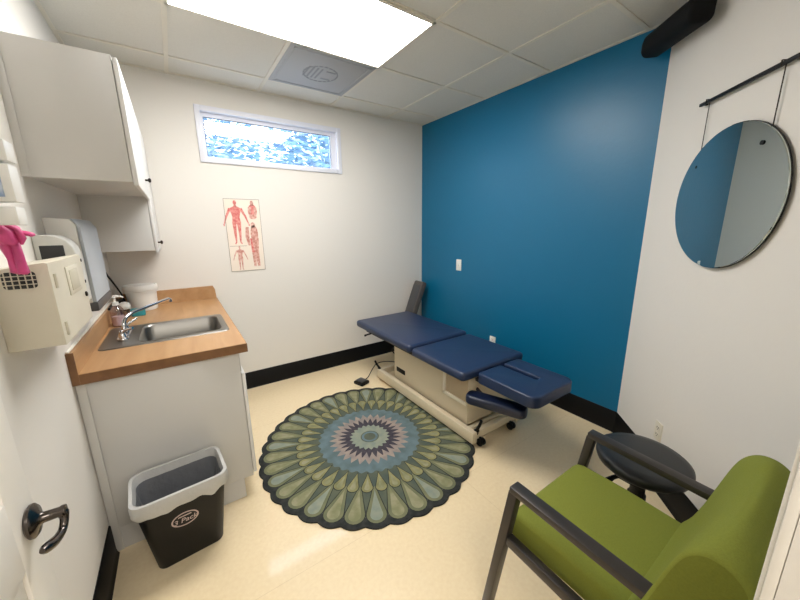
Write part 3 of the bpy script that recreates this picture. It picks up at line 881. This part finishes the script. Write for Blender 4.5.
# ================================================================== SWITCH AND OUTLETS
def plate(kind, label, c, nrm, w, h, mt, name, cat):
    t = thing(name, label, cat, c, 0, 'electrical outlets' if kind == 'outlet' else None)
    n = Vector(nrm).normalized(); u = Vector((0, 0, 1)).cross(n); R3 = Matrix((u, n, Vector((0, 0, 1)))).transposed()
    def put(m):
        for v in m.bm.verts: v.co = R3 @ v.co + Vector(c)
    m = MB(); m.box(-w / 2, w / 2, -.001, .006, -h / 2, h / 2, .002); put(m); m.build('cover_plate', mt, t)
    if kind == 'switch':
        m = MB(); m.box(-.006, .006, .005, .016, -.012, .014, .002, rot=RX(15)); put(m); m.build('toggle', mt, t)
    else:
        for z in (-.02, .02):
            m = MB(); m.prism(roundpoly(-.016, .016, z - .014, z + .014, .008), .0055, .008, 'y'); put(m); sk = m.build('socket', mt, t)
            m = MB()
            m.box(-.008, -.005, .0078, .0088, z - .002, z + .008); m.box(.005, .008, .0078, .0088, z - .002, z + .008); m.box(-.002, .002, .0078, .0088, z - .010, z - .006)
            put(m); m.build('slot', M['dark'], sk, smooth=0)
    return t
plate('switch', 'white light switch on the blue wall', (XR, 2.452, 1.05), (-1, 0, 0), .07, .115, M['plate'], 'light_switch', 'switch')
plate('outlet', 'white outlet low on the blue wall behind the table', (XR, 1.965, .355), (-1, 0, 0), .07, .10, M['plate'], 'wall_outlet', 'outlet')
plate('outlet', 'ivory outlet on the white wall behind the black stool', (2.082, .524, .318), (-1, 1, 0), .062, .105, M['plate_dim'], 'wall_outlet', 'outlet')

# ================================================================== POSTER
PXa, PXb, PZa, PZb = .366, .640, 1.084, 1.682
yP = YB - .003
m = MB()
m.mi = 0
m.face([(PXa, yP, PZa), (PXb, yP, PZa), (PXb, yP, PZb), (PXa, yP, PZb)])
def P2(u, v, d): return (PXa + u * (PXb - PXa), yP - d, PZa + v * (PZb - PZa))
W_, H_ = (PXb - PXa), (PZb - PZa)
def blob(cu, cv, ru, rv, mi, d, rot=0, n=14):
    m.mi = mi
    pts = []
    for k in range(n):
        a = 2 * PI * k / n
        x, y = ru * math.cos(a), rv * math.sin(a)
        xr, yr = x * math.cos(rot) - y * math.sin(rot), x * math.sin(rot) + y * math.cos(rot)
        pts.append((PXa + cu * W_ + xr, yP - d, PZa + cv * H_ + yr))
    m.face(pts)
def limb(u0, v0, u1, v1, w0, w1, mi, d):
    a = Vector((PXa + u0 * W_, 0, PZa + v0 * H_)); b = Vector((PXa + u1 * W_, 0, PZa + v1 * H_))
    tdir = (b - a).normalized(); n = Vector((-tdir.z, 0, tdir.x))
    m.mi = mi
    m.face([(p.x, yP - d, p.z) for p in (a + n * w0, a - n * w0, b - n * w1, b + n * w1)])
def figure(cu, top, sc, mi, armspread=1.0, d=.0006):
    # standing figure; sc = height as a fraction of the sheet
    hv = lambda f: top - sc * f
    k = sc * H_
    blob(cu, hv(.06), k * .035, k * .055, mi, d)
    limb(cu, hv(.10), cu, hv(.16), k * .022, k * .03, mi, d)
    m.mi = mi
    ks = k / W_
    sh, wa, hp = .125 * ks, .075 * ks, .09 * ks
    m.face([P2(*p, d) for p in ((cu - sh, hv(.19)), (cu - wa, hv(.38)), (cu - hp, hv(.50)), (cu, hv(.54)), (cu + hp, hv(.50)), (cu + wa, hv(.38)), (cu + sh, hv(.19)), (cu + .03 * ks, hv(.14)), (cu - .03 * ks, hv(.14)))])
    for s_ in (-1, 1):
        limb(cu + s_ * sh * .9, hv(.19), cu + s_ * (sh + .07 * ks * armspread), hv(.36), k * .030, k * .022, mi, d + .0002)
        limb(cu + s_ * (sh + .07 * ks * armspread), hv(.35), cu + s_ * (sh + .13 * ks * armspread), hv(.53), k * .022, k * .012, mi, d + .0001)
        limb(cu + s_ * hp * .55, hv(.49), cu + s_ * hp * .55, hv(.74), k * .045, k * .026, mi, d + .0002)
        limb(cu + s_ * hp * .55, hv(.73), cu + s_ * hp * .5, hv(.96), k * .030, k * .014, mi, d + .0001)
        limb(cu + s_ * hp * .5, hv(.95), cu + s_ * hp * .8, hv(1.0), k * .016, k * .014, mi, d + .0002)
        blob(cu + s_ * (sh + .14 * ks * armspread), hv(.56), k * .014, k * .03, mi, d)
figure(.30, .985, .60, 1)
figure(.30, .36, .34, 2, 1.0)
# torso study at the upper right
blob(.78, .945, .014, .022, 2, .0006); blob(.78, .84, .036, .055, 1, .0006); blob(.78, .76, .030, .02, 2, .0008)
limb(.70, .89, .70, .78, .012, .008, 2, .0007); limb(.86, .89, .86, .78, .012, .008, 2, .0007)
# side view figure, lower right
blob(.75, .645, .018, .024, 2, .0006); blob(.77, .52, .030, .075, 2, .0006); limb(.78, .46, .79, .26, .028, .016, 2, .0008); limb(.79, .28, .82, .06, .018, .010, 2, .0006); limb(.72, .46, .70, .26, .024, .014, 1, .0007); limb(.70, .28, .71, .06, .015, .010, 2, .0006)
limb(.58, .62, .56, .47, .012, .016, 2, .0006); limb(.56, .48, .60, .36, .014, .008, 2, .0006)
m.mi = 3
for (a, b, c, d_) in ((0, 1, 0, .006), (0, 1, .994, 1), (0, .012, 0, 1), (.988, 1, 0, 1)):
    m.face([P2(a, c, .001), P2(b, c, .001), P2(b, d_, .001), P2(a, d_, .001)])
m.face([P2(.04, .355, .0004), P2(.52, .355, .0004), P2(.52, .36, .0004), P2(.04, .36, .0004)])
for f_ in m.bm.faces:
    f_.normal_update()
    if f_.normal.y > 0: f_.normal_flip()
tag(m.build('poster', [M['paper'], M['red1'], M['red2'], M['ink']], smooth=0), 'anatomy chart poster with red muscle figures under the window', 'poster')

# ================================================================== MIRROR ON THE DIAGONAL WALL
NW = Vector((-S2, S2, 0)); UW = Vector((-S2, -S2, 0))        # wall normal, along the wall towards the camera
R3 = Matrix((UW, NW, Vector((0, 0, 1)))).transposed()
# local frame: x = along wall from the blue corner, y = off the wall, z = up
def wallpt(m, z0=0.0):
    for v in m.bm.verts: v.co = R3 @ v.co + Vector((XR, YS, 0))
railx0, railx1, railz = .370, .850, 1.982
t = thing('hanging_rail', 'thin black wall rail from which the round mirror hangs', 'rail', tuple(R3 @ Vector((.6, 0, railz)) + Vector((XR, YS, 0))))
m = MB(); m.box(railx0, railx1, .012, .024, railz - .006, railz + .008, .002); wallpt(m); m.build('rail_bar', M['black'], t)
for x in (railx0 + .02, railx1 - .02):
    m = MB(); m.box(x - .006, x + .006, .0, .013, railz - .005, railz + .005, .001); wallpt(m); m.build('wall_bracket', M['black'], t)
MIRROR_YAW = -.7
mx, mz, mr = .622, 1.542, .294
t = thing('round_mirror', 'round frameless mirror hanging by two straps on the white wall', 'mirror', tuple(R3 @ Vector((mx, 0, mz - mr)) + Vector((XR, YS, 0))))
m = MB(); m.lathe([(mr - .006, 0), (mr, .002), (mr, .0065), (mr - .002, .008), (0, .008)], (mx, .0165, mz), (0, 1, 0), 96); 
for v in m.bm.verts:
    v.co = Matrix.Rotation(math.radians(MIRROR_YAW), 3, 'Z') @ (v.co - Vector((mx, .0165, mz))) + Vector((mx, .0165, mz))
wallpt(m); gl = m.build('mirror_glass', M['mirror'], t, smooth=25)
m = MB(); m.lathe([(mr - .006, -.002), (mr + .0012, .0), (mr + .0012, .005), (mr - .004, .006)], (mx, .0105, mz), (0, 1, 0), 96)
wallpt(m); m.build('rim', M['black'], t, smooth=25)
for x in (railx0 + .050, railx1 - .062):
    h = math.sqrt(max(0, mr ** 2 - (x - mx) ** 2))
    m = MB(); m.box(x - .0018, x + .0018, .0095, .0115, mz + h - .015, railz + .012); m.box(x - .0018, x + .0018, .0245, .0265, railz - .010, railz + .012); m.box(x - .0018, x + .0018, .0095, .0265, railz + .0102, railz + .0125)
    wallpt(m); m.build('strap', M['knob'], t, smooth=0)
    m = MB(); m.lathe([(.008, 0), (.008, .002), (.004, .003), (0, .003)], (x - math.copysign(.012, x - mx) , .0246, mz + h - .055), (0, 1, 0), 14); wallpt(m); m.build('clip', M['black'], t)

# ================================================================== BLACK DEVICE IN THE UPPER CORNER
c0 = R3 @ Vector((-.008, .095, 2.408)) + Vector((XR, YS, 0)); c1 = R3 @ Vector((.415, .095, 2.366)) + Vector((XR, YS, 0))
t = thing('wall_speaker', 'long black speaker bar mounted at the ceiling corner', 'speaker', tuple((c0 + c1) / 2))
d = (c1 - c0).normalized(); Ls = (c1 - c0).length
def along(m):
    u = NW.copy(); v_ = d.cross(u)
    for v in m.bm.verts: v.co = c0 + u * v.co.x + v_ * v.co.y + d * v.co.z
m = MB(); m.prism(roundpoly(-.052, .052, -.056, .056, .032, 5), 0, Ls, 'z', .014, 3); along(m); m.build('speaker_body', M['matte_black'], t)
m = MB(); m.prism(roundpoly(-.040, .050, -.044, .044, .03, 5), -.004, .001, 'z', .001, 1); along(m); m.build('end_cap', M['dark'], t)
for k in (Ls - .05,):
    q_ = c0 + d * k
    m = MB(); m.box(q_.x - .014, q_.x + .014, q_.y - .014, q_.y + .014, q_.z + .03, ZC - .004, .002); m.build('bracket', M['white_plastic'] if k > .2 else M['black'], t)

# ================================================================== STOOL
sx, sy, sz = 1.515, .418, .492
t = thing('round_stool', 'black round rolling stool between green armchair and white wall', 'stool', (sx, sy, 0))
m = MB(); m.lathe([(.12, sz - .06), (.150, sz - .055), (.164, sz - .042), (.170, sz - .026), (.168, sz - .013), (.156, sz - .004), (.13, sz), (0, sz + .002)], (sx, sy, 0), seg=48); m.build('seat', M['black_vinyl'], t, smooth=60)
m = MB(); m.lathe([(.045, sz - .085), (.11, sz - .075), (.12, sz - .061), (0, sz - .061)], (sx, sy, 0), seg=28); m.build('seat_plate', M['black'], t)
m = MB(); m.box(sx - .10, sx + .06, sy - .05, sy + .06, sz - .10, sz - .075, .008); m.build('mechanism', M['black'], t)
m = MB(); m.tube([(sx - .03, sy + .03, sz - .095), (sx - .10, sy + .06, sz - .105), (sx - .16, sy + .07, sz - .11)], [.009, .009, .016], 8); m.build('height_lever', M['black'], t)
m = MB(); m.lathe([(.040, .075), (.040, .20), (.034, .20), (.034, .30), (.028, .30), (.028, sz - .086)], (sx, sy, 0), seg=20); m.build('gas_column', M['black'], t)
for k in range(5):
    a = 2 * PI * k / 5 + .35
    ca, sa = math.cos(a), math.sin(a)
    m = MB()
    m.tube([(sx + .02 * ca, sy + .02 * sa, .105), (sx + .10 * ca, sy + .10 * sa, .098), (sx + .225 * ca, sy + .225 * sa, .070)], [.026, .024, .017], 10, flat=.75)
    leg = m.build('leg', M['black'], t)
    m = MB()
    wx, wy = sx + .225 * ca, sy + .225 * sa
    ax = Vector((-sa, ca, 0))
    for o_ in (-.011, .011):
        m.lathe([(.005, -.008), (.023, -.007), (.025, -.003), (.025, .003), (.023, .007), (.005, .008)], tuple(Vector((wx, wy, .0255)) + ax * o_), tuple(ax), 16)
    m.tube([(wx, wy, .03), (wx, wy, .066)], .007, 8)
    m.build('caster', M['black'], leg)

# ================================================================== ARMCHAIR
t = thing('armchair', 'green upholstered armchair with dark metal arms in the foreground', 'chair', (1.08, .30, 0))
AL0, AL1, AR0, AR1 = .806, .850, 1.312, 1.354
SXa, SXb = .862, 1.308
# seat cushion with waterfall front
prof = [(.10, .345), (.555, .345), (.580, .355), (.593, .375), (.596, .40), (.590, .425), (.575, .443), (.55, .452), (.40, .455), (.10, .440)]
m = MB(); m.prism(prof, SXa, SXb, 'x', .018, 3)
m.build('seat', M['green'], t, smooth=50)
# backrest: wedge with a swept profile, lofted across its width
BXa, BXb = .796, 1.30
bc = [(.225, .43), (.200, .50), (.178, .58), (.160, .66), (.140, .745), (.122, .790), (.095, .816), (.062, .818), (.034, .800), (.018, .768), (.022, .71), (.052, .62), (.085, .54), (.115, .47), (.15, .43)]
bp = []
for i in range(len(bc)):          # smooth the outline
    p0, p1, p2, p3 = [Vector(bc[(i + k) % len(bc)]) for k in (-1, 0, 1, 2)]
    for t_ in (0, .25, .5, .75):
        q_ = .5 * ((2 * p1) + (p2 - p0) * t_ + (2 * p0 - 5 * p1 + 4 * p2 - p3) * t_ ** 2 + (3 * p1 - p0 - 3 * p2 + p3) * t_ ** 3)
        bp.append((q_.x, q_.y))
m = MB()
def bprof(u):
    # u from 0 (left end) to 1 (right end): rounded shoulders
    e = 1 - .0
    s_ = abs(u - .5) * 2
    drop = .022 * max(0, (s_ - .55) / .45) ** 2.2
    out = []
    for (y, z) in bp:
        k = max(0, (z - .43) / .38)
        wrap = .028 * (1 - s_ ** 2) * max(0.0, min(1.0, (y - .05) / .06)) * k
        out.append((y - wrap, z - drop * k))
    return out
N = 28
rings = []
for i in range(N + 1):
    u = i / N
    rings.append([m.bm.verts.new((BXa + (BXb - BXa) * u, y, z)) for y, z in bprof(u)])
for a, b in zip(rings, rings[1:]):
    for k in range(len(a)): m.bm.faces.new([a[k], a[(k + 1) % len(a)], b[(k + 1) % len(a)], b[k]])
f0 = m.bm.faces.new(rings[0]); f1 = m.bm.faces.new(rings[-1][::-1])
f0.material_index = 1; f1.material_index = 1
bmesh.ops.recalc_face_normals(m.bm, faces=m.bm.faces)
es = list({e_ for f_ in (f0, f1) for e_ in f_.edges})
bmesh.ops.bevel(m.bm, geom=es, offset=.008, segments=2, profile=.5, affect='EDGES', clamp_overlap=True, material=0)
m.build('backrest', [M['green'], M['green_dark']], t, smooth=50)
def bar(m, p, q, w, h, bev=.004):
    # rectangular bar between two points; w = horizontal width in x, h = other thickness
    p, q = Vector(p), Vector(q); d = (q - p); L = d.length; d.normalize()
    u = Vector((1, 0, 0)); v_ = d.cross(u).normalized()
    n0 = len(m.bm.verts)
    vs = m.box(-w / 2, w / 2, -h / 2, h / 2, 0, L, 0)
    for v in vs: v.co = p + u * v.co.x + v_ * v.co.y + d * v.co.z
    es = list({e_ for v in vs for e_ in v.link_edges})
    bmesh.ops.bevel(m.bm, geom=es, offset=bev, segments=2, profile=.5, affect='EDGES', clamp_overlap=True, material=-1)
for (xa, xb) in ((AL0, AL1), (AR0, AR1)):
    xc = (xa + xb) / 2; w = xb - xa
    m = MB(); bar(m, (xc, .558, .588), (xc, .03, .572), w, .024); m.build('armrest', M['frame'], t)
    m = MB(); bar(m, (xc, .546, .580), (xc, .632, .0), w * .86, .032); m.build('leg', M['frame'], t)
    m = MB(); bar(m, (xc, .055, .565), (xc, .018, .0), w * .86, .030); m.build('leg', M['frame'], t)
    m = MB(); bar(m, (xc, .560, .372), (xc, .045, .352), w * .7, .034); m.build('side_rail', M['frame'], t)
for y in (.50, .12):
    m = MB(); m.box(AL1, AR0, y, y + .03, .315, .344, .003); m.build('cross_rail', M['frame'], t)

# ================================================================== OUTSIDE THE WINDOW
lm = [mat('leaf_overexposed_blue', (150, 176, 204), .7), mat('leaf_overexposed_green', (140, 172, 186), .7), mat('leaf_overexposed_white', (218, 229, 236), .7)]  # overexposed daylight is put into the bleached leaf colours
def tree(label, c, r, n, seed):
    rnd = random.Random(seed)
    t = thing('tree', label, 'tree', (c[0], c[1], 0), 0, 'trees outside the window')
    m = MB()
    for k in range(n):
        while True:
            p = Vector((rnd.uniform(-1, 1), rnd.uniform(-1, 1), rnd.uniform(-1, 1)))
            if .2 < p.length < 1: break
        p = Vector((p.x * r[0], p.y * r[1], p.z * r[2])) + Vector(c)
        R_ = Matrix.Rotation(rnd.uniform(0, 6.28), 3, 'Z') @ Matrix.Rotation(rnd.uniform(-1.2, 1.2), 3, 'X')
        s_ = rnd.uniform(.05, .11)
        m.mi = rnd.choice((0, 0, 1, 2))
        m.face([p + R_ @ Vector(q) for q in ((-s_, 0, 0), (0, -s_ * .45, 0), (s_, 0, 0), (0, s_ * .45, 0))])
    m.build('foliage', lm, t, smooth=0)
    m = MB(); m.tube([(c[0], c[1], 0), (c[0] + .05, c[1], c[2] * .5), (c[0], c[1], c[2] + r[2] * .4)], [.12, .10, .05], 10)
    for k in range(6):
        a = k * 1.05
        m.tube([(c[0], c[1], c[2] - r[2] * .5), (c[0] + math.cos(a) * r[0] * .7, c[1] + math.sin(a) * r[1] * .7, c[2] + r[2] * .2)], [.04, .015], 6)
    m.build('trunk', mat('bark_overexposed', (176, 190, 205), .9), t)  # bark colour bleached to match the overexposed leaves
    return t
tree('leafy tree in overexposed colours seen through the right half of the window', (2.75, 6.6, 3.0), (1.25, .8, 1.3), 3600, 1)
tree('leafy tree in overexposed colours seen through the left half of the window', (0.55, 7.6, 3.0), (1.15, .8, 1.2), 2600, 2)
# ground outside
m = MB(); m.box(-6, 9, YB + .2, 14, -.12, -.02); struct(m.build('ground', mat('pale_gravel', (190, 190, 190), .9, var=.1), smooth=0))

# ================================================================== LIGHTS, WORLD, CAMERA
w = bpy.data.worlds.new('World'); SC.world = w; w.use_nodes = True
nt = w.node_tree; bg = nt.nodes['Background']
bg.inputs['Color'].default_value = (0.88, 0.94, 1.0, 1); bg.inputs['Strength'].default_value = 5.6
def area(name, loc, rot, sx_, sy_, power, color):
    l = bpy.data.lights.new(name, 'AREA'); l.shape = 'RECTANGLE'; l.size = sx_; l.size_y = sy_; l.energy = power; l.color = color
    o = bpy.data.objects.new(name, l); COL.objects.link(o); o.location = loc; o.rotation_euler = rot
    return o
area('corridor_fill', (.15, -.75, 2.35), (math.radians(35), 0, 0),   .9, .5, 22, (1.0, .96, .91))  # added fill from behind the camera, no such lamp is seen

cam = bpy.data.cameras.new('camera'); cam.sensor_width = 36.0; cam.lens = 325.68 / 800 * 36.0
cam.clip_start = .02
co = bpy.data.objects.new('camera', cam); COL.objects.link(co)
R = Vector((0.8262, -0.5632, -0.0106)); 
yaw, pitch, roll = .5963, .2194, -.0109
Fv = Vector((math.sin(yaw) * math.cos(pitch), math.cos(yaw) * math.cos(pitch), -math.sin(pitch)))
Rv = Vector((math.cos(yaw), -math.sin(yaw), 0)); Uv = Rv.cross(Fv)
R2 = Rv * math.cos(roll) + Uv * math.sin(roll); U2 = -Rv * math.sin(roll) + Uv * math.cos(roll)
M4 = Matrix((( R2.x, U2.x, -Fv.x, 0), (R2.y, U2.y, -Fv.y, 0), (R2.z, U2.z, -Fv.z, 1.4376), (0, 0, 0, 1)))
co.matrix_world = M4
SC.camera = co
SC.view_settings.view_transform = 'Standard'
SC.view_settings.look = 'None'
SC.view_settings.exposure = 0.0
